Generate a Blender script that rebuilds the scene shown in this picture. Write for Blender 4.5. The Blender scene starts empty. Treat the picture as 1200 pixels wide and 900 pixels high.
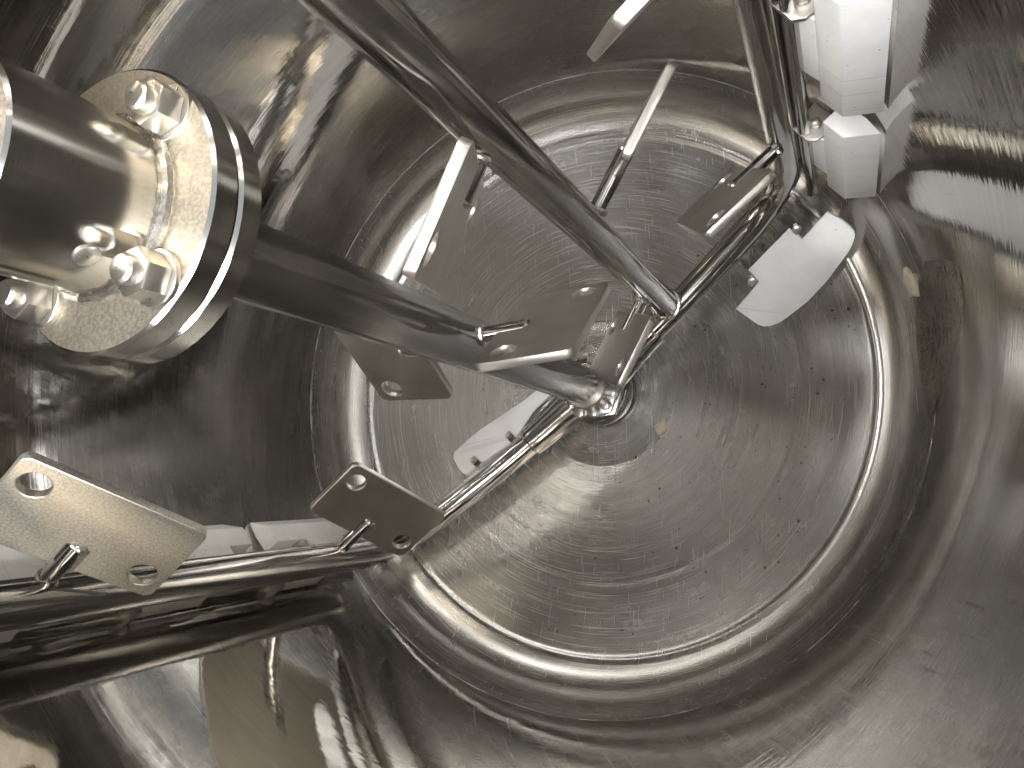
import bpy, bmesh, math, random
from mathutils import Vector, Matrix
random.seed(7)
PI = math.pi
R = math.radians
sc = bpy.context.scene
C = sc.collection

# ------------------------------------------------------------------ camera
cd = bpy.data.cameras.new('camera')
cd.sensor_width = 36.0
cd.lens = 25.5
cd.clip_start = 0.01
cd.clip_end = 50.0
cam = bpy.data.objects.new('camera', cd)
C.objects.link(cam)
CAM = Vector((0.39296, -0.16172, 1.13924))
M = Matrix(((0.90756, -0.05726, -0.41600), (0.0, -0.99066, 0.13636), (-0.41992, -0.12376, -0.89908)))
right, down, fwd = (M @ Vector(v) for v in ((1, 0, 0), (0, 1, 0), (0, 0, 1)))
rot = Matrix((right, -down, -fwd)).transposed()
cam.matrix_world = Matrix.Translation(CAM) @ rot.to_4x4()
sc.camera = cam

# ------------------------------------------------------------------ light
w = bpy.data.worlds.new('World')
sc.world = w
w.use_nodes = True
bg = w.node_tree.nodes['Background']
bg.inputs[0].default_value = (0.86, 0.93, 1.0, 1)
bg.inputs[1].default_value = 0.55

def area(name, loc, target, sx, sy, power, col):
    l = bpy.data.lights.new(name, 'AREA')
    l.shape = 'RECTANGLE'; l.size = sx; l.size_y = sy
    l.energy = power; l.color = col
    o = bpy.data.objects.new(name, l); C.objects.link(o)
    o.location = loc
    o.rotation_euler = (Vector(target) - Vector(loc)).to_track_quat('-Z', 'Y').to_euler()
    return o
area('added_light_right_front', (1.059, -0.959, 2.032), (0.15, -0.05, 0.5), 0.55, 0.55, 185, (0.98, 0.99, 1.0))  # this and those below: unseen area lights added to brighten the steel, no actual windows
area('added_light_left_front_low', (-0.964, -1.164, 1.731), (0.15, -0.05, 0.5), 0.55, 0.55, 500, (1.0, 0.95, 0.87))
area('added_light_front', (0.15, -1.626, 1.731), (0.15, -0.05, 0.5), 0.55, 0.55, 265, (0.98, 0.99, 1.0))
area('added_light_left_back_high', (-0.47, 0.57, 2.298), (0.15, -0.05, 0.5), 0.55, 0.55, 160, (1.0, 0.95, 0.87))
area('added_light_left_front', (-0.759, -0.959, 2.032), (0.15, -0.05, 0.5), 0.55, 0.55, 138, (0.98, 0.99, 1.0))
area('added_light_left_back_low', (-0.964, 1.064, 1.731), (0.15, -0.05, 0.5), 0.55, 0.55, 105, (1.0, 0.86, 0.66))
area('added_light_back', (0.15, 1.236, 2.032), (0.15, -0.05, 0.5), 0.55, 0.55, 88, (1.0, 0.86, 0.66))
area('added_light_front_high', (0.377, -0.897, 2.298), (0.15, -0.05, 0.5), 0.55, 0.55, 50, (0.98, 0.99, 1.0))
sc.view_settings.view_transform = 'Standard'
sc.view_settings.look = 'None'
sc.view_settings.gamma = 1.0
sc.view_settings.exposure = 0.2
sc.cycles.max_bounces = 11
sc.cycles.glossy_bounces = 9
sc.cycles.diffuse_bounces = 4
sc.cycles.use_denoising = True
sc.cycles.sample_clamp_indirect = 4.0
sc.cycles.blur_glossy = 0.2

# ------------------------------------------------------------------ helpers
def mat(name):
    m = bpy.data.materials.new(name); m.use_nodes = True
    nt = m.node_tree
    return m, nt, nt.nodes['Principled BSDF']
def N(nt, kind, **kw):
    n = nt.nodes.new(kind)
    for k, v in kw.items():
        if k in n.inputs.keys(): n.inputs[k].default_value = v
        else: setattr(n, k, v)
    return n
def math_node(nt, op, a, b=None):
    n = nt.nodes.new('ShaderNodeMath'); n.operation = op
    for i, v in enumerate((a, b)):
        if v is None: continue
        if isinstance(v, (int, float)): n.inputs[i].default_value = v
        else: nt.links.new(v, n.inputs[i])
    return n.outputs[0]
def ramp(nt, src, stops):
    r = nt.nodes.new('ShaderNodeValToRGB'); nt.links.new(src, r.inputs[0])
    e = r.color_ramp.elements
    while len(e) < len(stops): e.new(0.5)
    for k, (p, c) in enumerate(stops):
        e[k].position = p
        e[k].color = (c, c, c, 1) if isinstance(c, (int, float)) else (*c, 1)
    return r.outputs[0]
def noise(nt, vec, scale, detail=3.0, rough=0.55):
    n = nt.nodes.new('ShaderNodeTexNoise'); n.inputs['Scale'].default_value = scale
    n.inputs['Detail'].default_value = detail; n.inputs['Roughness'].default_value = rough
    nt.links.new(vec, n.inputs['Vector'])
    return n.outputs[0]
def bump(nt, height, dist, strength, prev=None):
    b = nt.nodes.new('ShaderNodeBump'); b.inputs['Distance'].default_value = dist
    b.inputs['Strength'].default_value = strength
    nt.links.new(height, b.inputs['Height'])
    if prev is not None: nt.links.new(prev, b.inputs['Normal'])
    return b.outputs[0]
def ring_vec(nt, along, around):
    """seamless coordinates for turned and rolled metal: lines run round the axis"""
    uv = nt.nodes.new('ShaderNodeUVMap'); uv.uv_map = 'UVMap'
    s = nt.nodes.new('ShaderNodeSeparateXYZ'); nt.links.new(uv.outputs[0], s.inputs[0])
    a = math_node(nt, 'MULTIPLY', s.outputs[0], 2 * PI)
    c = nt.nodes.new('ShaderNodeCombineXYZ')
    nt.links.new(math_node(nt, 'MULTIPLY', math_node(nt, 'COSINE', a), around), c.inputs[0])
    nt.links.new(math_node(nt, 'MULTIPLY', math_node(nt, 'SINE', a), around), c.inputs[1])
    nt.links.new(math_node(nt, 'MULTIPLY', s.outputs[1], along), c.inputs[2])
    return c.outputs[0]
def obj_vec(nt, scale=(1, 1, 1), rotz=0.0, rot=None):
    t = nt.nodes.new('ShaderNodeTexCoord'); mp = nt.nodes.new('ShaderNodeMapping')
    mp.inputs['Scale'].default_value = scale
    mp.inputs['Rotation'].default_value = rot or (0, 0, rotz)
    nt.links.new(t.outputs['Object'], mp.inputs['Vector'])
    return mp.outputs[0]
def mix_rgb(nt, fac, a, b):
    n = nt.nodes.new('ShaderNodeMix'); n.data_type = 'RGBA'
    for sock, v in ((n.inputs[0], fac), (n.inputs[6], a), (n.inputs[7], b)):
        if isinstance(v, (int, float)): sock.default_value = v
        elif isinstance(v, tuple): sock.default_value = (*v, 1)
        else: nt.links.new(v, sock)
    return n.outputs[2]
def scratches(nt, count=3, thr=0.7):
    """fine long lines round the axis plus a few faint straight strokes (0..1)"""
    out = ramp(nt, noise(nt, ring_vec(nt, 1100, 3.5), 1.0, 1.0, 0.5), [(thr - 0.04, 0.0), (thr + 0.04, 1.0)])
    for k in range(count):
        v = obj_vec(nt, (520, 5, 60), rot=(0.3 * k, 0.2, 0.5 + k * 1.13))
        st = ramp(nt, noise(nt, v, 1.0, 1.0, 0.5), [(thr + 0.03, 0.0), (thr + 0.09, 0.6)])
        out = math_node(nt, 'MAXIMUM', out, st)
    return out

# ------------------------------------------------------------------ materials
def ring_steel(name, col, r0, r1, fine, wave, aniso=0.5, scr=0.7, specks=False, coarse_s=0.08):
    m, nt, p = mat(name)
    p.inputs['Metallic'].default_value = 1.0
    lines = noise(nt, ring_vec(nt, 380, 2.5), 1.0, 2.0, 0.6)
    bands = noise(nt, ring_vec(nt, 70, 1.2), 1.0, 3.0, 0.6)
    patch = noise(nt, obj_vec(nt), 5.5, 4.0, 0.6)
    mottle = noise(nt, obj_vec(nt), 60.0, 4.0, 0.65)
    sr = scratches(nt, 2, scr)
    f = math_node(nt, 'ADD', math_node(nt, 'MULTIPLY', bands, 0.45), math_node(nt, 'MULTIPLY', patch, 0.4))
    f = math_node(nt, 'ADD', f, math_node(nt, 'MULTIPLY', mottle, 0.3))
    rr = ramp(nt, f, [(0.38, r0), (0.78, r1)])
    rr = math_node(nt, 'ADD', rr, math_node(nt, 'MULTIPLY', sr, 0.12))
    nt.links.new(rr, p.inputs['Roughness'])
    dark = tuple(c * (0.74 if aniso > 0.36 else 0.84) for c in col)
    fs = math_node(nt, 'ADD', math_node(nt, 'MULTIPLY', bands, 0.5 if aniso > 0.36 else 0.85), math_node(nt, 'MULTIPLY', patch, 0.5 if aniso > 0.36 else 0.15))
    cc = mix_rgb(nt, ramp(nt, fs, [(0.36, 0.0), (0.68, 1.0)]), col, dark)
    cc = mix_rgb(nt, ramp(nt, lines, [(0.30, 0.30 if aniso > 0.36 else 0.10), (0.55, 0.0)]), cc, dark)
    cc = mix_rgb(nt, math_node(nt, 'MULTIPLY', sr, 0.30), cc, (0.74, 0.72, 0.68))
    if specks:
        v = nt.nodes.new('ShaderNodeTexVoronoi'); v.inputs['Scale'].default_value = 70
        nt.links.new(obj_vec(nt), v.inputs['Vector'])
        sp = math_node(nt, 'MULTIPLY', ramp(nt, v.outputs['Distance'], [(0.05, 1.0), (0.11, 0.0)]),
                       ramp(nt, noise(nt, obj_vec(nt), 9.0, 2.0), [(0.52, 0.0), (0.60, 1.0)]))
        cc = mix_rgb(nt, math_node(nt, 'MULTIPLY', sp, 0.7), cc, (0.10, 0.085, 0.07))
    nt.links.new(cc, p.inputs['Base Color'])
    coarse = noise(nt, ring_vec(nt, 110, 1.6), 1.0, 1.0, 0.5)
    b = bump(nt, lines, 0.0004, fine)
    b = bump(nt, coarse, 0.0004, coarse_s, b)
    b = bump(nt, patch, 0.02, wave, b)
    b = bump(nt, mottle, 0.0008, 0.05, b)
    nt.links.new(b, p.inputs['Normal'])
    if aniso:
        p.inputs['Anisotropic'].default_value = aniso
        tg = nt.nodes.new('ShaderNodeTangent'); tg.direction_type = 'UV_MAP'; tg.uv_map = 'UVMap'
        nt.links.new(tg.outputs[0], p.inputs['Tangent'])
    return m
def plain_steel(name, col, r0, r1, grain=(1, 1, 1), fine=0.05, mott=0.08, gscale=300):
    m, nt, p = mat(name)
    p.inputs['Metallic'].default_value = 1.0
    patch = noise(nt, obj_vec(nt), 14.0, 4.0, 0.6)
    mottle = noise(nt, obj_vec(nt), 150.0 if mott <= 0.02 else 260.0, 2.0, 0.5)
    g = noise(nt, obj_vec(nt, grain), gscale, 2.0, 0.6)
    calm = noise(nt, obj_vec(nt), 12.0, 1.0, 0.5)
    f = math_node(nt, 'ADD', math_node(nt, 'MULTIPLY', calm, 0.82), math_node(nt, 'MULTIPLY', mottle, 0.18))
    nt.links.new(ramp(nt, f, [(0.25, r0), (0.78, r1)]), p.inputs['Roughness'])
    soft = noise(nt, obj_vec(nt), 22.0, 1.5, 0.5)
    cm = mix_rgb(nt, ramp(nt, soft, [(0.30, 0.0), (0.72, 1.0)]), col, tuple(c * 0.84 for c in col))
    if mott > 0.2:
        cm = mix_rgb(nt, ramp(nt, noise(nt, obj_vec(nt), 420.0, 2.0, 0.6), [(0.36, 0.0), (0.62, 1.0)]), tuple(min(1.0, c * 1.35) for c in col), cm)
    nt.links.new(cm, p.inputs['Base Color'])
    if mott > 0.02:
        b = bump(nt, mottle, 0.0006, mott)
        b = bump(nt, g, 0.0004, fine, b)
        nt.links.new(b, p.inputs['Normal'])
    return m
M_WALL = ring_steel('brushed_wall_steel', (0.64, 0.625, 0.597), 0.02, 0.07, 0.045, 0.025, 0.4, 0.7, False, 0.16)
M_DISH = ring_steel('worn_bottom_steel', (0.44, 0.430, 0.412), 0.20, 0.31, 0.06, 0.04, 0.33, 0.68, False)
M_KNUCK = ring_steel('polished_knuckle_steel', (0.60, 0.583, 0.552), 0.18, 0.30, 0.05, 0.03, 0.34)
M_TUBE = plain_steel('polished_tube_steel', (0.58, 0.565, 0.545), 0.07, 0.17, (1, 1, 1), 0.01, 0.01)
M_SHAFT = plain_steel('satin_shaft_steel', (0.42, 0.415, 0.41), 0.16, 0.24, (1, 1, 1), 0.0, 0.0)
M_PLATE = plain_steel('satin_plate_steel', (0.64, 0.615, 0.57), 0.29, 0.39, (1, 1, 1), 0.0, 0.0)
M_FLANGE = plain_steel('cast_flange_steel', (0.25, 0.228, 0.190), 0.46, 0.58, (1, 1, 1), 0.10, 0.45)
M_LIT_BLAST = plain_steel('lit_blasted_plate_steel', (0.50, 0.478, 0.432), 0.36, 0.48, (1, 1, 1), 0.05, 0.22)  # rougher plate finish for one paddle, imitating the stronger light on it
M_RIM = plain_steel('turned_rim_steel', (0.64, 0.62, 0.58), 0.12, 0.20, (1, 1, 30), 0.05, 0.03, 40)
M_BOLT = plain_steel('bolt_steel', (0.62, 0.595, 0.55), 0.24, 0.36, (1, 1, 1), 0.03, 0.08)
M_WELD = plain_steel('weld_steel', (0.62, 0.59, 0.54), 0.18, 0.34, (1, 1, 1), 0.05, 0.4, 500)
m, nt, p = mat('white_plastic')
f1 = noise(nt, obj_vec(nt), 30.0, 4.0)
ln = noise(nt, obj_vec(nt, (6, 6, 160)), 1.0, 2.0)
cut = ramp(nt, noise(nt, obj_vec(nt, (3, 3, 210)), 1.0, 1.0), [(0.66, 0.0), (0.72, 1.0)])
wc = mix_rgb(nt, ramp(nt, f1, [(0.35, 0.0), (0.75, 1.0)]), (0.80, 0.80, 0.80), (0.72, 0.72, 0.71))
wc = mix_rgb(nt, math_node(nt, 'MULTIPLY', cut, 0.45), wc, (0.50, 0.50, 0.50))
dv = nt.nodes.new('ShaderNodeTexVoronoi'); dv.inputs['Scale'].default_value = 95
nt.links.new(obj_vec(nt), dv.inputs['Vector'])
dot = math_node(nt, 'MULTIPLY', ramp(nt, dv.outputs['Distance'], [(0.06, 1.0), (0.12, 0.0)]), ramp(nt, noise(nt, obj_vec(nt), 40.0, 1.0), [(0.56, 0.0), (0.62, 0.8)]))
nt.links.new(mix_rgb(nt, dot, wc, (0.16, 0.14, 0.12)), p.inputs['Base Color'])
p.inputs['Roughness'].default_value = 0.45
nt.links.new(bump(nt, ln, 0.0006, 0.12, bump(nt, f1, 0.001, 0.08)), p.inputs['Normal'])
M_WHITE = m
m, nt, p = mat('dried_residue')
f1 = noise(nt, obj_vec(nt), 160.0, 5.0, 0.7)
nt.links.new(mix_rgb(nt, f1, (0.30, 0.26, 0.18), (0.62, 0.57, 0.45)), p.inputs['Base Color'])
p.inputs['Roughness'].default_value = 0.75
nt.links.new(bump(nt, f1, 0.003, 0.6), p.inputs['Normal'])
M_RESIDUE = m
m, nt, p = mat('dried_film')
f1 = noise(nt, obj_vec(nt), 320.0, 3.0, 0.6)
f2 = noise(nt, obj_vec(nt), 60.0, 3.0, 0.6)
nt.links.new(mix_rgb(nt, f1, (0.035, 0.031, 0.025), (0.15, 0.13, 0.10)), p.inputs['Base Color'])
p.inputs['Roughness'].default_value = 0.5
nt.links.new(bump(nt, f1, 0.001, 0.5), p.inputs['Normal'])
nt.links.new(ramp(nt, math_node(nt, 'ADD', math_node(nt, 'MULTIPLY', f1, 0.5), math_node(nt, 'MULTIPLY', f2, 0.5)), [(0.40, 0.45), (0.56, 0.92)]), p.inputs['Alpha'])
M_FILM = m
m, nt, p = mat('dark_grit')
p.inputs['Base Color'].default_value = (0.04, 0.033, 0.028, 1); p.inputs['Roughness'].default_value = 0.8
M_GRIT = m

# ------------------------------------------------------------------ mesh helpers
def link(name, me, material, parent=None, smooth=True, angle=35):
    o = bpy.data.objects.new(name, me); C.objects.link(o)
    if material is not None and not me.materials: me.materials.append(material)
    if smooth:
        for q in me.polygons: q.use_smooth = True
        if angle: me.set_sharp_from_angle(angle=R(angle))
    if parent is not None: o.parent = parent
    return o
def empty(name, loc, label, cat, group=None):
    o = bpy.data.objects.new(name, None); C.objects.link(o); o.location = loc
    o.empty_display_size = 0.05
    o['label'] = label; o['category'] = cat
    if group: o['group'] = group
    return o
def mesh_from(verts, faces, name='mesh', uvs=None):
    me = bpy.data.meshes.new(name); me.from_pydata(verts, [], faces)
    if uvs is not None:
        ul = me.uv_layers.new(name='UVMap')
        for lp in me.loops: ul.data[lp.index].uv = (0, 0)
        k = 0
        for fi, fc in enumerate(faces):
            for j in range(len(fc)):
                ul.data[k].uv = uvs[fi][j]; k += 1
    me.update()
    return me
def lathe(profile, seg=96, flip=False, center=(0, 0), cap0=False, cap1=False):
    """profile of (r, z); UV = (turn, running length in m)"""
    verts, faces, uvs = [], [], []
    L = [0.0]
    for a, b in zip(profile, profile[1:]): L.append(L[-1] + math.hypot(b[0] - a[0], b[1] - a[1]))
    n = len(profile)
    for r, z in profile:
        for k in range(seg):
            a = 2 * PI * k / seg
            verts.append((center[0] + r * math.cos(a), center[1] + r * math.sin(a), z))
    for i in range(n - 1):
        for k in range(seg):
            k2 = (k + 1) % seg
            q = [i * seg + k, i * seg + k2, (i + 1) * seg + k2, (i + 1) * seg + k]
            u = [(k / seg, L[i]), ((k + 1) / seg, L[i]), ((k + 1) / seg, L[i + 1]), (k / seg, L[i + 1])]
            if flip: q.reverse(); u.reverse()
            faces.append(q); uvs.append(u)
    for on, i in ((cap0, 0), (cap1, n - 1)):
        if on:
            q = [i * seg + k for k in range(seg)]
            if i == 0: q.reverse()
            faces.append(q); uvs.append([(0, L[i])] * seg)
    return mesh_from(verts, faces, 'lathe', uvs)
def sweep(path, rad, seg=28, caps=True):
    """round tube along a 3-D path; rad is a number or one per point"""
    P = [Vector(q) for q in path]
    n = len(P)
    rads = rad if isinstance(rad, (list, tuple)) else [rad] * n
    T = []
    for i in range(n):
        a = P[max(i - 1, 0)]; b = P[min(i + 1, n - 1)]
        T.append((b - a).normalized())
    ref = Vector((0, 0, 1)) if abs(T[0].z) < 0.9 else Vector((1, 0, 0))
    X = T[0].cross(ref).normalized()
    verts, faces, uvs = [], [], []
    L = 0.0; LL = []
    for i in range(n):
        if i:
            L += (P[i] - P[i - 1]).length
            X = (X - T[i] * X.dot(T[i])).normalized()
        LL.append(L)
        Y = T[i].cross(X)
        for k in range(seg):
            a = 2 * PI * k / seg
            verts.append(P[i] + (X * math.cos(a) + Y * math.sin(a)) * rads[i])
    for i in range(n - 1):
        for k in range(seg):
            k2 = (k + 1) % seg
            faces.append([i * seg + k, i * seg + k2, (i + 1) * seg + k2, (i + 1) * seg + k])
            uvs.append([(k / seg, LL[i]), ((k + 1) / seg, LL[i]), ((k + 1) / seg, LL[i + 1]), (k / seg, LL[i + 1])])
    if caps:
        faces.append([k for k in range(seg)][::-1]); uvs.append([(0, 0)] * seg)
        faces.append([(n - 1) * seg + k for k in range(seg)]); uvs.append([(0, L)] * seg)
    return mesh_from([tuple(v) for v in verts], faces, 'tube', uvs)
def bevel_me(me, w, seg=2, angle=30):
    bm = bmesh.new(); bm.from_mesh(me)
    es = [e for e in bm.edges if len(e.link_faces) == 2 and e.calc_face_angle(0) > R(angle)]
    bmesh.ops.bevel(bm, geom=es, offset=w, segments=seg, affect='EDGES', profile=0.5, clamp_overlap=True)
    bm.to_mesh(me); bm.free(); me.update()
    return me
def prism(poly, z0, z1, bev=0.0):
    """upright prism over a plan polygon (counter-clockwise)"""
    n = len(poly)
    area2 = sum(poly[i][0] * poly[(i + 1) % n][1] - poly[(i + 1) % n][0] * poly[i][1] for i in range(n))
    if area2 < 0: poly = poly[::-1]
    v = [(x, y, z0) for x, y in poly] + [(x, y, z1) for x, y in poly]
    f = [list(range(n))[::-1], list(range(n, 2 * n))] + [[i, (i + 1) % n, n + (i + 1) % n, n + i] for i in range(n)]
    me = mesh_from(v, f, 'prism')
    if bev: bevel_me(me, bev)
    return me
def rounded_plate(wd, ht, th, rc, holes, bev=0.0012, notch=None):
    """flat plate in XY with round holes, real edges with a small bevel"""
    cu = bpy.data.curves.new('plate', 'CURVE'); cu.dimensions = '2D'; cu.fill_mode = 'BOTH'
    cu.extrude = th / 2 - bev; cu.bevel_depth = bev; cu.bevel_resolution = 1; cu.offset = -bev
    def spline(pts):
        s = cu.splines.new('POLY'); s.points.add(len(pts) - 1)
        for k, (x, y) in enumerate(pts): s.points[k].co = (x, y, 0, 1)
        s.use_cyclic_u = True
    pts = []
    for cx, cy, a0 in ((wd / 2 - rc, ht / 2 - rc, 0), (-wd / 2 + rc, ht / 2 - rc, 90), (-wd / 2 + rc, -ht / 2 + rc, 180), (wd / 2 - rc, -ht / 2 + rc, 270)):
        for k in range(6):
            a = R(a0 + 90 * k / 5); pts.append((cx + rc * math.cos(a), cy + rc * math.sin(a)))
    if notch:
        nw, nd = notch
        pts[18:18] = [(-nw / 2, -ht / 2), (-nw / 2, -ht / 2 + nd), (nw / 2, -ht / 2 + nd), (nw / 2, -ht / 2)]
    spline(pts)
    for hx, hy, hr in holes:
        spline([(hx + hr * math.cos(-2 * PI * k / 32), hy + hr * math.sin(-2 * PI * k / 32)) for k in range(32)])
    ob = bpy.data.objects.new('tmp', cu); C.objects.link(ob)
    dg = bpy.context.evaluated_depsgraph_get(); dg.update()
    me = bpy.data.meshes.new_from_object(ob.evaluated_get(dg))
    bpy.data.objects.remove(ob); bpy.data.curves.remove(cu)
    return me
def xform(me, mtx):
    me.transform(mtx); me.update(); return me
def frame(X, Y, Z, o):
    return Matrix(((X.x, Y.x, Z.x, o.x), (X.y, Y.y, Z.y, o.y), (X.z, Y.z, Z.z, o.z), (0, 0, 0, 1)))
def weld_ring(center, axis, rad, bead, seg=40, jitter=0.25, squash=None):
    """uneven bead of weld round a joint"""
    axis = Vector(axis).normalized()
    ref = Vector((0, 0, 1)) if abs(axis.z) < 0.9 else Vector((1, 0, 0))
    X = axis.cross(ref).normalized(); Y = axis.cross(X)
    verts, faces = [], []
    ms = 8
    for k in range(seg):
        a = 2 * PI * k / seg
        d = X * math.cos(a) + Y * math.sin(a)
        b = bead * (1 + random.uniform(-jitter, jitter))
        c = Vector(center) + d * rad
        for j in range(ms):
            t = 2 * PI * j / ms
            verts.append(tuple(c + d * b * math.cos(t) + axis * b * math.sin(t)))
    for k in range(seg):
        for j in range(ms):
            faces.append([k * ms + j, ((k + 1) % seg) * ms + j, ((k + 1) % seg) * ms + (j + 1) % ms, k * ms + (j + 1) % ms])
    return mesh_from(verts, faces, 'weld')
def hexagon(r, a0=0.0): return [(r * math.cos(a0 + PI * k / 3), r * math.sin(a0 + PI * k / 3)) for k in range(6)]
def pixel_ray(px, py):
    return M @ Vector((px - 600, py - 450, 850.0))

# ------------------------------------------------------------------ the vessel
vessel = empty('mixing_vessel', (0, 0, -0.104), 'round stainless steel mixing vessel with brushed walls and dished bottom', 'vessel')
def put(o, par):      # parent with the world place kept
    o.parent = par; o.matrix_parent_inverse = Matrix.Translation(-Vector(par.location))
    return o
RW = 0.5
prof = [(RW, 0.092)]
z = 0.092
for zz in (0.1, 0.12, 0.16, 0.2, 0.3, 0.4, 0.5, 0.6, 0.7, 0.8, 0.9, 1.0, 1.1, 1.17): prof.append((RW, zz))
put(link('wall', lathe(prof, 256, True), M_WALL, None, True, 0), vessel)
prof = []
for k in range(17):
    f = R(26.4 + (90 - 26.4) * k / 16)
    prof.append((0.4 + 0.1 * math.sin(f), 0.09 - 0.1 * math.cos(f)))
put(link('knuckle', lathe(prof, 256, True), M_KNUCK, None, True, 0), vessel)
prof = []
rr = 0.004
while rr < 0.4446:
    z = -0.104 + 1.0 - math.sqrt(1 - rr * rr)
    z -= 0.0004 * math.exp(-((rr - 0.325) / 0.003) ** 2)      # turned groove
    z += 0.0016 * math.exp(-((rr - 0.437) / 0.004) ** 2)      # weld to the knuckle
    prof.append((rr, z)); rr += 0.0035 if rr < 0.40 else 0.0016
prof.append((0.4446, -0.104 + 1.0 - math.sqrt(1 - 0.4446 ** 2)))
bottom = put(link('dished_bottom', lathe(prof, 256, True, cap0=True), M_DISH, None, True, 0), vessel)
def dish(r): return -0.104 + 1.0 - math.sqrt(max(0.0, 1 - r * r))
prof = [(r_, dish(r_) + h_) for r_, h_ in ((0.133, -0.0006), (0.130, 0.0003), (0.120, 0.0010), (0.108, 0.0026), (0.096, 0.0050), (0.084, 0.0072), (0.070, 0.0086), (0.050, 0.0095), (0.003, 0.0100))]
boss = link('centre_boss', lathe(prof, 96, False, cap1=True), M_DISH, None, True, 0)
boss.parent = bottom
put(link('weld_seam', weld_ring((0, 0, 0.0915), (0, 0, 1), RW + 0.0012, 0.0017, 400, 0.25), M_WELD, None), vessel)

def clip(pts, nx, ny, c):
    out = []
    for i in range(len(pts)):
        p_, q_ = pts[i], pts[(i + 1) % len(pts)]
        dp = p_[0] * nx + p_[1] * ny - c; dq = q_[0] * nx + q_[1] * ny - c
        if dp <= 0: out.append(p_)
        if dp * dq < 0:
            t = dp / (dp - dq); out.append((p_[0] + (q_[0] - p_[0]) * t, p_[1] + (q_[1] - p_[1]) * t))
    return out
lid_pts = [(0.4985 * math.cos(R(a)), 0.4985 * math.sin(R(a))) for a in range(0, 360, 3)]
for nx, ny, c in ((1, 0, 0.06), (-1, 0, 0.60)): lid_pts = clip(lid_pts, nx, ny, c)  # unseen lid added over part of the top to keep the dish dark
put(link('unseen_half_lid', prism(lid_pts, 1.172, 1.178), M_PLATE, None, False), vessel)

# ------------------------------------------------------------------ paddles
PW, PH, PT = 0.184, 0.107, 0.010
paddle_me = rounded_plate(PW, PH, PT, 0.010, [(-(PW / 2 - 0.0238), -(PH / 2 - 0.0265), 0.0142), (PW / 2 - 0.0238, PH / 2 - 0.0265, 0.0142)], 0.0012, (0.023, 0.030))
paddle_me.materials.append(M_PLATE)
def paddle(root, tube, tr, phi, pitch, z, d, label=None, off=0.0, shift=0.0):
    """pitched plate on a round peg that sticks out of a tube"""
    phi = R(phi)
    rv = Vector((math.cos(phi), math.sin(phi), 0)); tv = Vector((-math.sin(phi), math.cos(phi), 0)); zv = Vector((0, 0, 1))
    X = tv * math.cos(pitch) - zv * math.sin(pitch); Y = rv; Z = X.cross(Y)
    base = Vector((tube[0], tube[1], z)) + tv * off
    c = base + rv * d + tv * shift
    o = bpy.data.objects.new('paddle', paddle_me); C.objects.link(o)
    for q in paddle_me.polygons: q.use_smooth = True
    paddle_me.set_sharp_from_angle(angle=R(35))
    o.parent = root
    o.matrix_parent_inverse = Matrix.Translation(-Vector(root.location))
    mw = frame(X, Y, Z, c)
    o.matrix_basis = mw
    if label: o['label'] = label
    inv = mw.inverted()
    near = d - PH / 2
    a = base + rv * (tr - 0.006); b = base + rv * (near + 0.034)
    pg = link('peg', xform(sweep([a, b - rv * 0.002, b], [0.0095, 0.0095, 0.008], 24), inv), M_TUBE, o)
    link('weld_bead', xform(weld_ring(base + rv * (math.sqrt(max(tr * tr - off * off, 1e-5)) + 0.001), rv, 0.0098, 0.0028, 18, 0.4), inv), M_WELD, o)
    link('weld_bead', xform(weld_ring(base + rv * (near + 0.031), rv, 0.0080, 0.0030, 14, 0.4), inv), M_WELD, o)
    return o

# ------------------------------------------------------------------ anchor agitator
anchor = empty('anchor_agitator', (0, 0, -0.05), 'polished tubular anchor agitator with outer posts, paddles and white scrapers', 'agitator')
A0 = 39.2
U1 = Vector((math.cos(R(A0)), math.sin(R(A0)), 0)); T1 = Vector((-U1.y, U1.x, 0))
TR = 0.0215
def U(k): return U1 * (1 if k == 0 else -1)
def Tn(k): return T1 * (1 if k == 0 else -1)
half = [(0.045, -0.030), (0.10, -0.028), (0.16, -0.022), (0.22, -0.015), (0.29, 0.003), (0.345, 0.020)]
bend = []
# rounded corner between the rising arm and the upright post
p0, p1, p2 = Vector((0.345, 0.020)), Vector((0.428, 0.047)), Vector((0.44, 0.135))
for k in range(1, 13):
    t = k / 12
    q = p0 * (1 - t) ** 2 + p1 * 2 * t * (1 - t) + p2 * t * t
    bend.append((q.x, q.y))
post = [(0.44, zz) for zz in (0.2, 0.35, 0.5, 0.65, 0.8, 0.95, 1.1, 1.3)]
side = half + bend + post
path = [U(1) * r + Vector((0, 0, zz)) for r, zz in reversed(side)] + [U(0) * r + Vector((0, 0, zz)) for r, zz in side]
put(link('frame_tube', sweep(path, TR, 36), M_TUBE, None, True, 0), anchor)
hub = put(link('hub', lathe([(0.022, -0.087), (0.055, -0.087), (0.060, -0.082), (0.060, -0.058), (0.056, -0.053), (0.020, -0.053)], 64, False), M_TUBE, None, True, 40), anchor)
for k in (0, 1):
    c = U(k) * 0.128 + Vector((0, 0, -0.0265))
    put(link('arm_sleeve', sweep([U(k) * r + Vector((0, 0, zz)) for r, zz in ((0.048, -0.036), (0.075, -0.033), (0.118, -0.028), (0.142, -0.0248), (0.146, -0.0242))],
             [0.034, 0.031, 0.0275, 0.0262, 0.0222], 32), M_TUBE, None, True, 40), anchor)
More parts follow.
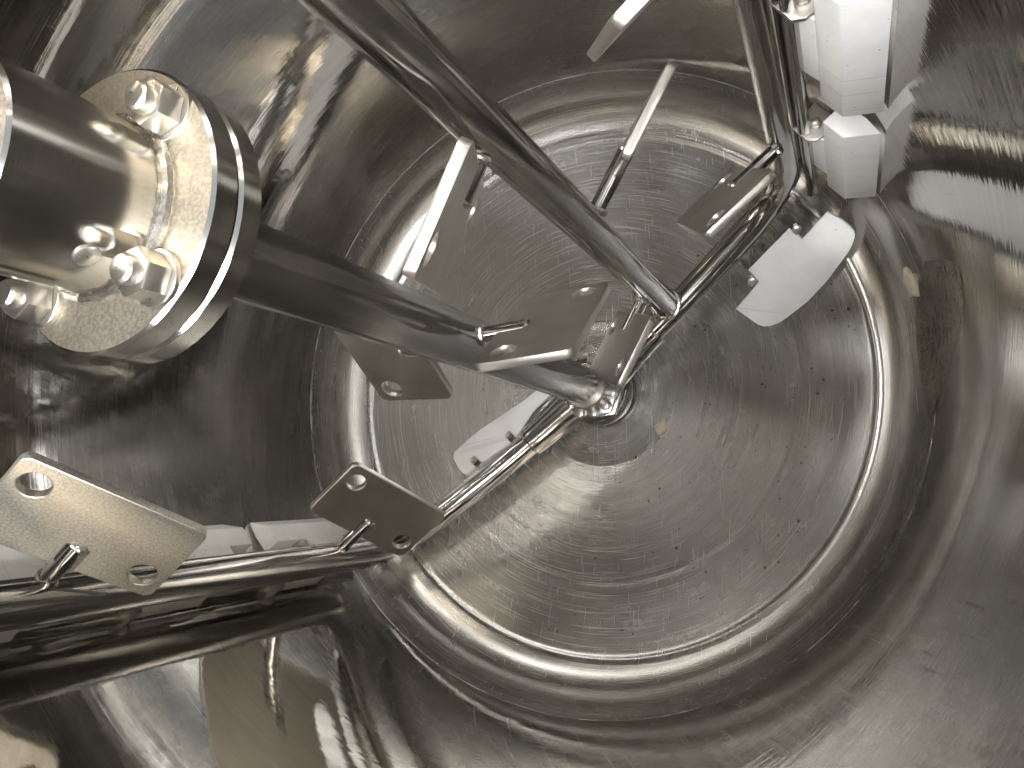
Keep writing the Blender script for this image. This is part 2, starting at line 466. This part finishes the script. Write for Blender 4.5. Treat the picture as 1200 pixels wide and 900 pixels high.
# inner post standing on the arm
IP = Vector((0.1405, 0.1235, 0))
put(link('inner_post', sweep([IP + Vector((0, 0, zz)) for zz in (-0.012, 0.1, 0.3, 0.5, 0.7, 0.9, 1.1, 1.3)], TR, 36), M_TUBE, None, True, 40), anchor)
put(link('weld_bead', weld_ring(IP + Vector((0, 0, 0.006)), (0.25, 0.2, -1), TR + 0.001, 0.004, 40, 0.3), M_WELD, None), anchor)
ip = (IP.x, IP.y)
paddle(anchor, ip, TR, 243.5, -1.10, 0.638, 0.0828, 'paddle seen edge on, left of the inner post')
paddle(anchor, ip, TR, 60.4, 1.10, 0.391, 0.1167, 'paddle seen edge on, behind the inner post')
paddle(anchor, ip, TR, 241.9, -0.97, 0.117, 0.0969, 'paddle at the foot of the inner post')
for k in (0, 1):
    ph = A0 + (180 if k == 0 else 0)
    tb = U(k) * 0.44
    paddle(anchor, (tb.x, tb.y), TR, ph, -0.985, 0.2056, 0.109, None, 0.008)
    if k == 1:
        pb = paddle(anchor, (tb.x, tb.y), TR, ph, -0.998, 0.6585, 0.094, 'blasted paddle with two holes, finish set to look brightly lit', 0.017)
        pb.material_slots[0].link = 'OBJECT'; pb.material_slots[0].material = M_LIT_BLAST
    else: paddle(anchor, (tb.x, tb.y), TR, ph, -0.965, 0.6747, 0.10, 'paddle seen edge on at the top of the picture', 0.018, 0.022)

# white scrapers along the posts
def plan(k, pts): 
    b = U(k) * 0.44
    return [((b + U(k) * a + Tn(k) * t).x, (b + U(k) * a + Tn(k) * t).y) for a, t in pts]
block = [(0.016, -0.0535), (0.017, -0.084), (0.045, -0.111), (0.048, -0.085), (0.045, -0.0535)]
tongue = [(0.0155, -0.0537), (0.013, -0.021), (0.032, -0.021), (0.034, -0.0537)]
bolt_me = prism(hexagon(0.0075), 0.0, 0.006, 0.0008)
for k in (0, 1):
    b = U(k) * 0.44
    rod = b + U(k) * 0.010 - Tn(k) * 0.028
    put(link('hinge_rod', sweep([rod + Vector((0, 0, zz)) for zz in (0.03, 0.3, 0.6, 0.9, 1.1)], 0.0078, 20), M_TUBE, None, True, 40), anchor)
    for z0, z1 in ((0.089, 0.284), (0.335, 0.536), (0.587, 0.788)):
        s = put(link('scraper', prism(plan(k, block), z0, z1, 0.0012), M_WHITE, None, True, 30), anchor)
        tg = link('tongue', prism(plan(k, tongue), z0 + 0.043, z1 - 0.050, 0.0012), M_WHITE, None, True, 30)
        tg.parent = s
        zb = z1 - 0.0465
        br = put(link('scraper_bracket', prism(plan(k, [(0.002, -0.018), (0.040, -0.012), (0.041, -0.040), (0.030, -0.0525), (0.010, -0.050), (0.002, -0.042)]), zb, zb + 0.005, 0.0008), M_PLATE, None, True, 30), anchor)
        c = b + U(k) * 0.022 - Tn(k) * 0.034
        bo = link('bolt', bolt_me, M_BOLT, br, True, 30); bo.location = (c.x, c.y, zb + 0.005)
# scrapers along the arms: flat blades lying over the dish
outline = [(969, 248), (986, 257), (997, 266), (1001, 271), (1002, 277), (999, 287), (994, 296), (968, 331), (946, 354), (924, 371), (914, 378), (904, 382), (895, 383), (887, 380), (862, 362), (888, 332), (874, 319), (926, 266), (940, 280)]
outline2 = [(636, 452), (612, 470), (600, 478), (560, 505), (539, 523), (532, 530), (531, 537), (538, 550), (543, 555), (548, 555), (557, 547), (582, 530), (600, 519), (612, 500), (628, 478), (645, 462)]
def make_blade(k, pts, ca, cb, cc, clips):
    """flat plastic blade over the dish; plane z = ca + cb u + cc t in the arm's own frame"""
    nrm = Vector((0, 0, 1)) - U(k) * cb - Tn(k) * cc
    def bp(px, py, lift):
        d = pixel_ray(px, py)
        return CAM + d * ((ca + lift - CAM.dot(nrm)) / d.dot(nrm))
    nk = nrm.normalized()
    v = [bp(*q, 0.010) for q in pts]
    lo = [q - nk * 0.011 for q in v]
    n = len(v)
    vv = [tuple(q) for q in v] + [tuple(q) for q in lo]
    ff = [list(range(n)), list(range(n, 2 * n))[::-1]] + [[i, n + i, n + (i + 1) % n, (i + 1) % n] for i in range(n)]
    me = mesh_from(vv, ff)
    bm = bmesh.new(); bm.from_mesh(me); bmesh.ops.recalc_face_normals(bm, faces=bm.faces); bm.to_mesh(me); bm.free()
    bevel_me(me, 0.0012, 2, 50)
    put(link('bottom_scraper', me, M_WHITE, None, True, 35), anchor)
    for (px, py), (qx, qy) in clips:
        a = bp(px, py, 0.012); bq = bp(qx, qy, 0.016)
        X = (a - bq).normalized(); Z = (nk + X * 0.25).normalized(); Y = Z.cross(X).normalized(); X = Y.cross(Z)
        br = put(link('scraper_bracket', xform(rounded_plate((a - bq).length + 0.016, 0.013, 0.004, 0.003, []), frame(X, Y, Z, (a + bq) / 2)), M_SHAFT, None, True, 30), anchor)
        bo = link('bolt', bolt_me, M_BOLT, br, True, 30)
        bo.matrix_basis = frame(X, Y, Z, a + Z * 0.002)
make_blade(0, outline, -0.052 - 0.39 * 0.281 + 0.3 * 0.12, 0.39, 0.30, (((934, 268), (921, 255)), ((882, 329), (868, 314))))
make_blade(1, outline2, -0.0699, 0.215, 0.44, (((557, 541), (566, 550)), ((598, 512), (606, 521))))
lip = [(664, 463), (646, 473), (630, 488), (618, 506), (612, 522), (613, 531)]
lz = [-0.045, -0.040, -0.035, -0.030, -0.024, -0.018]
lp = []
for (px, py), zz in zip(lip, lz):
    d = pixel_ray(px, py); lp.append(CAM + d * ((zz - CAM.z) / d.z))
put(link('gusset', sweep(lp, [0.008, 0.010, 0.011, 0.011, 0.010, 0.008], 16), M_TUBE, None, True, 40), anchor)

# ------------------------------------------------------------------ paddle shaft with its flange
shaft = empty('paddle_shaft', (0, 0, -0.02), 'thick steel central shaft with bolted flange coupling and two pitched paddles', 'shaft')
put(link('shaft_tube', sweep([(0, 0, zz) for zz in (-0.020, 0.1, 0.3, 0.5, 0.7, 0.829)], 0.0308, 48), M_SHAFT, None, True, 40), shaft)
def disc(r, z0, z1, ri, ch=0.002):
    return [(ri, z0), (r - ch, z0), (r, z0 + ch), (r, z1 - ch), (r - ch, z1), (ri, z1)]
put(link('lower_flange', lathe(disc(0.088, 0.829, 0.8465, 0.02), 128), M_RIM, None, True, 30), shaft)
m2 = lathe(disc(0.088, 0.8475, 0.866, 0.02), 128)
m2.materials.append(M_RIM); m2.materials.append(M_FLANGE)
for q in m2.polygons:
    if q.normal.z > 0.9: q.material_index = 1
put(link('upper_flange', m2, M_RIM, None, True, 30), shaft)
m3 = lathe([(0.053, 0.862), (0.053, 0.951), (0.0515, 0.953), (0.036, 0.953), (0.036, 1.3)], 96)
m3.materials.append(M_RIM); m3.materials.append(M_FLANGE)
for q in m3.polygons:
    if q.normal.z > 0.9: q.material_index = 1
sl = put(link('sleeve', m3, M_RIM, None, True, 30), shaft)
link('weld_bead', weld_ring((0, 0, 0.8675), (0, 0, 1), 0.0545, 0.0042, 120, 0.12), M_WELD, sl)
pl = link('plug', lathe([(0.0005, 0.0014), (0.0060, 0.0013), (0.0068, 0.0009), (0.0072, -0.0004), (0.0072, -0.002)], 24, True), M_BOLT, sl)
aP = R(-52)
pl.matrix_basis = frame(Vector((-math.sin(aP), math.cos(aP), 0)), Vector((0, 0, 1)), Vector((math.cos(aP), math.sin(aP), 0)), Vector((0.053 * math.cos(aP), 0.053 * math.sin(aP), 0.897)))
nut_me = prism(hexagon(0.0148), 0.0035, 0.0185, 0.0012)
washer_me = lathe([(0.008, 0.0), (0.0165, 0.0), (0.0168, 0.0006), (0.0168, 0.003), (0.0164, 0.0036), (0.008, 0.0036)], 40)
stud_me = lathe([(0.0085, 0.0), (0.0085, 0.0235), (0.0072, 0.0252), (0.003, 0.0262), (0.0005, 0.0264)], 32)
for k, a in enumerate((43, 133, 227, -44)):
    x, y = 0.0705 * math.cos(R(a)), 0.0705 * math.sin(R(a))
    st = put(link('bolt', stud_me, M_BOLT, None, True, 35), shaft); st.location = (x, y, 0.866); st.rotation_euler.z = R(20 + 37 * k)
    st.matrix_parent_inverse = Matrix.Translation(-Vector(shaft.location))
    link('nut', nut_me, M_BOLT, st, True, 25)
    link('washer', washer_me, M_BOLT, st, True, 30)
paddle(shaft, (0, 0), 0.0308, 4.2, 0.956, 0.433, 0.108, 'paddle above the shaft end, facing the viewer')
paddle(shaft, (0, 0), 0.0308, 179.0, 0.97, 0.415, 0.110, 'paddle half hidden behind the shaft')
# split clamp at the foot
cl = put(link('clamp_collar', lathe([(0.030, 0.010), (0.0365, 0.010), (0.039, 0.007), (0.039, -0.018), (0.030, -0.018)], 48, True), M_WELD, None, True, 40), shaft)
oct8 = [(0.058 * math.cos(R(10 + 60 * k)), 0.058 * math.sin(R(10 + 60 * k))) for k in range(6)]
put(link('clamp_plate', prism(oct8, -0.028, -0.018, 0.0015), M_SHAFT, None, True, 30), shaft)
put(link('clamp_plate', prism([(x * 1.04, y * 1.04) for x, y in oct8], -0.050, -0.036, 0.0015), M_SHAFT, None, True, 30), shaft)
cbolt = prism(hexagon(0.0092, 0.3), -0.0185, 0.001, 0.0012)
for a in (-75, -45, -15, 15, 75, 135, 195, 255):
    cb = put(link('clamp_bolt', cbolt, M_BOLT, None, True, 30), shaft)
    cb.location = (0.0455 * math.cos(R(a)), 0.0455 * math.sin(R(a)), 0); cb.rotation_euler.z = R(a * 1.7)
    cb.matrix_parent_inverse = Matrix.Translation(-Vector(shaft.location))

# ------------------------------------------------------------------ residue
def lump(name, c, nrm, sx, sy, sz, seed, label):
    rnd = random.Random(seed)
    bm = bmesh.new(); bmesh.ops.create_icosphere(bm, subdivisions=3, radius=1.0)
    for v in bm.verts:
        k = 1 + 0.22 * math.sin(5 * v.co.x + seed) * math.sin(4.2 * v.co.y + 1.7 * seed) + 0.12 * rnd.uniform(-1, 1)
        v.co = Vector((v.co.x * sx, v.co.y * sy, v.co.z * sz)) * k
    me = bpy.data.meshes.new(name); bm.to_mesh(me); bm.free()
    o = link(name, me, M_RESIDUE, None, True, 0)
    o.matrix_world = Matrix.Translation(c) @ Vector(nrm).to_track_quat('Z', 'Y').to_matrix().to_4x4()
    o['label'] = label; o['category'] = 'residue'; o['group'] = 'lumps of dried residue'
    return o
def wall_hit(px, py, rad):
    d = pixel_ray(px, py)
    a = d.x ** 2 + d.y ** 2; b = 2 * (CAM.x * d.x + CAM.y * d.y); c = CAM.x ** 2 + CAM.y ** 2 - rad ** 2
    return CAM + d * ((-b + math.sqrt(b * b - 4 * a * c)) / (2 * a))
q = wall_hit(1068, 333, 0.487)
kn = Vector((q.x, q.y, 0)).normalized()
lump('residue_lump', q, (-kn * 0.7 + Vector((0, 0, 0.6))), 0.020, 0.010, 0.006, 3, 'pale crusty lump of residue stuck low on the wall right of the scraper')
lump('residue_lump', Vector((0.103, -0.064, dish(0.121) + 0.0035)), (0.15, -0.05, 1), 0.015, 0.011, 0.0045, 5, 'small pale crumb of residue beside the boss of the vessel bottom')
def surf_hit(px, py, lift):
    d = pixel_ray(px, py).normalized()
    lo_, t = 0.3, 0.3
    while t < 2.5:
        q_ = CAM + d * t; r_ = math.hypot(q_.x, q_.y)
        if q_.z > 0.09: lim = 0.5
        elif q_.z > 0.0004: lim = 0.4 + math.sqrt(max(0, 0.01 - (0.09 - q_.z) ** 2))
        else: lim = 0.4446 if q_.z > dish(min(r_, 0.45)) else 0.0
        if r_ > lim - lift: return q_
        t += 0.0008
    return q_
fo = [(1084, 306), (1104, 303), (1122, 309), (1129, 340), (1128, 375), (1121, 408), (1110, 438), (1099, 466), (1089, 492), (1083, 470), (1078, 440), (1074, 405), (1073, 370), (1076, 335)]
cx_, cy_ = 1098, 375
verts, faces = [surf_hit(cx_, cy_, 0.0012)], []
rings = 7
for j in range(1, rings + 1):
    for (px, py) in fo:
        f_ = j / rings
        verts.append(surf_hit(cx_ + (px - cx_) * f_, cy_ + (py - cy_) * f_, 0.0012 if j < rings else 0.0002))
nf = len(fo)
for k in range(nf): faces.append((0, 1 + k, 1 + (k + 1) % nf))
for j in range(rings - 1):
    for k in range(nf):
        faces.append((1 + j * nf + k, 1 + (j + 1) * nf + k, 1 + (j + 1) * nf + (k + 1) % nf, 1 + j * nf + (k + 1) % nf))
film = link('residue_film', mesh_from([tuple(v) for v in verts], faces), M_FILM, None, True, 0)
film['label'] = 'dark tapering streak of dried film on the wall beside the pale lump'; film['category'] = 'residue'
# fine grit on the bottom: too small to count
verts, faces = [], []
for k in range(150):
    a = random.uniform(-1.9, 1.1); r = 0.43 * math.sqrt(random.uniform(0.08, 1.0)); s = random.choice((0.0008, 0.001, 0.0012, 0.0016, 0.0024)) * random.uniform(0.7, 1.2)
    x, y = r * math.cos(a), r * math.sin(a); z = dish(r) + s * 0.3
    b = len(verts)
    verts += [(x + s * random.uniform(.6, 1.4), y, z), (x, y + s, z), (x - s, y - s * .3, z), (x, y - s * random.uniform(.6, 1.4), z), (x, y, z + s * 0.7), (x, y, z - s)]
    faces += [(b, b + 1, b + 4), (b + 1, b + 2, b + 4), (b + 2, b + 3, b + 4), (b + 3, b, b + 4), (b + 1, b, b + 5), (b + 2, b + 1, b + 5), (b + 3, b + 2, b + 5), (b, b + 3, b + 5)]
g = link('grit', mesh_from(verts, faces), M_GRIT, None, False)
g['kind'] = 'stuff'; g['label'] = 'dark specks of grit scattered over the vessel bottom'; g['category'] = 'grit'
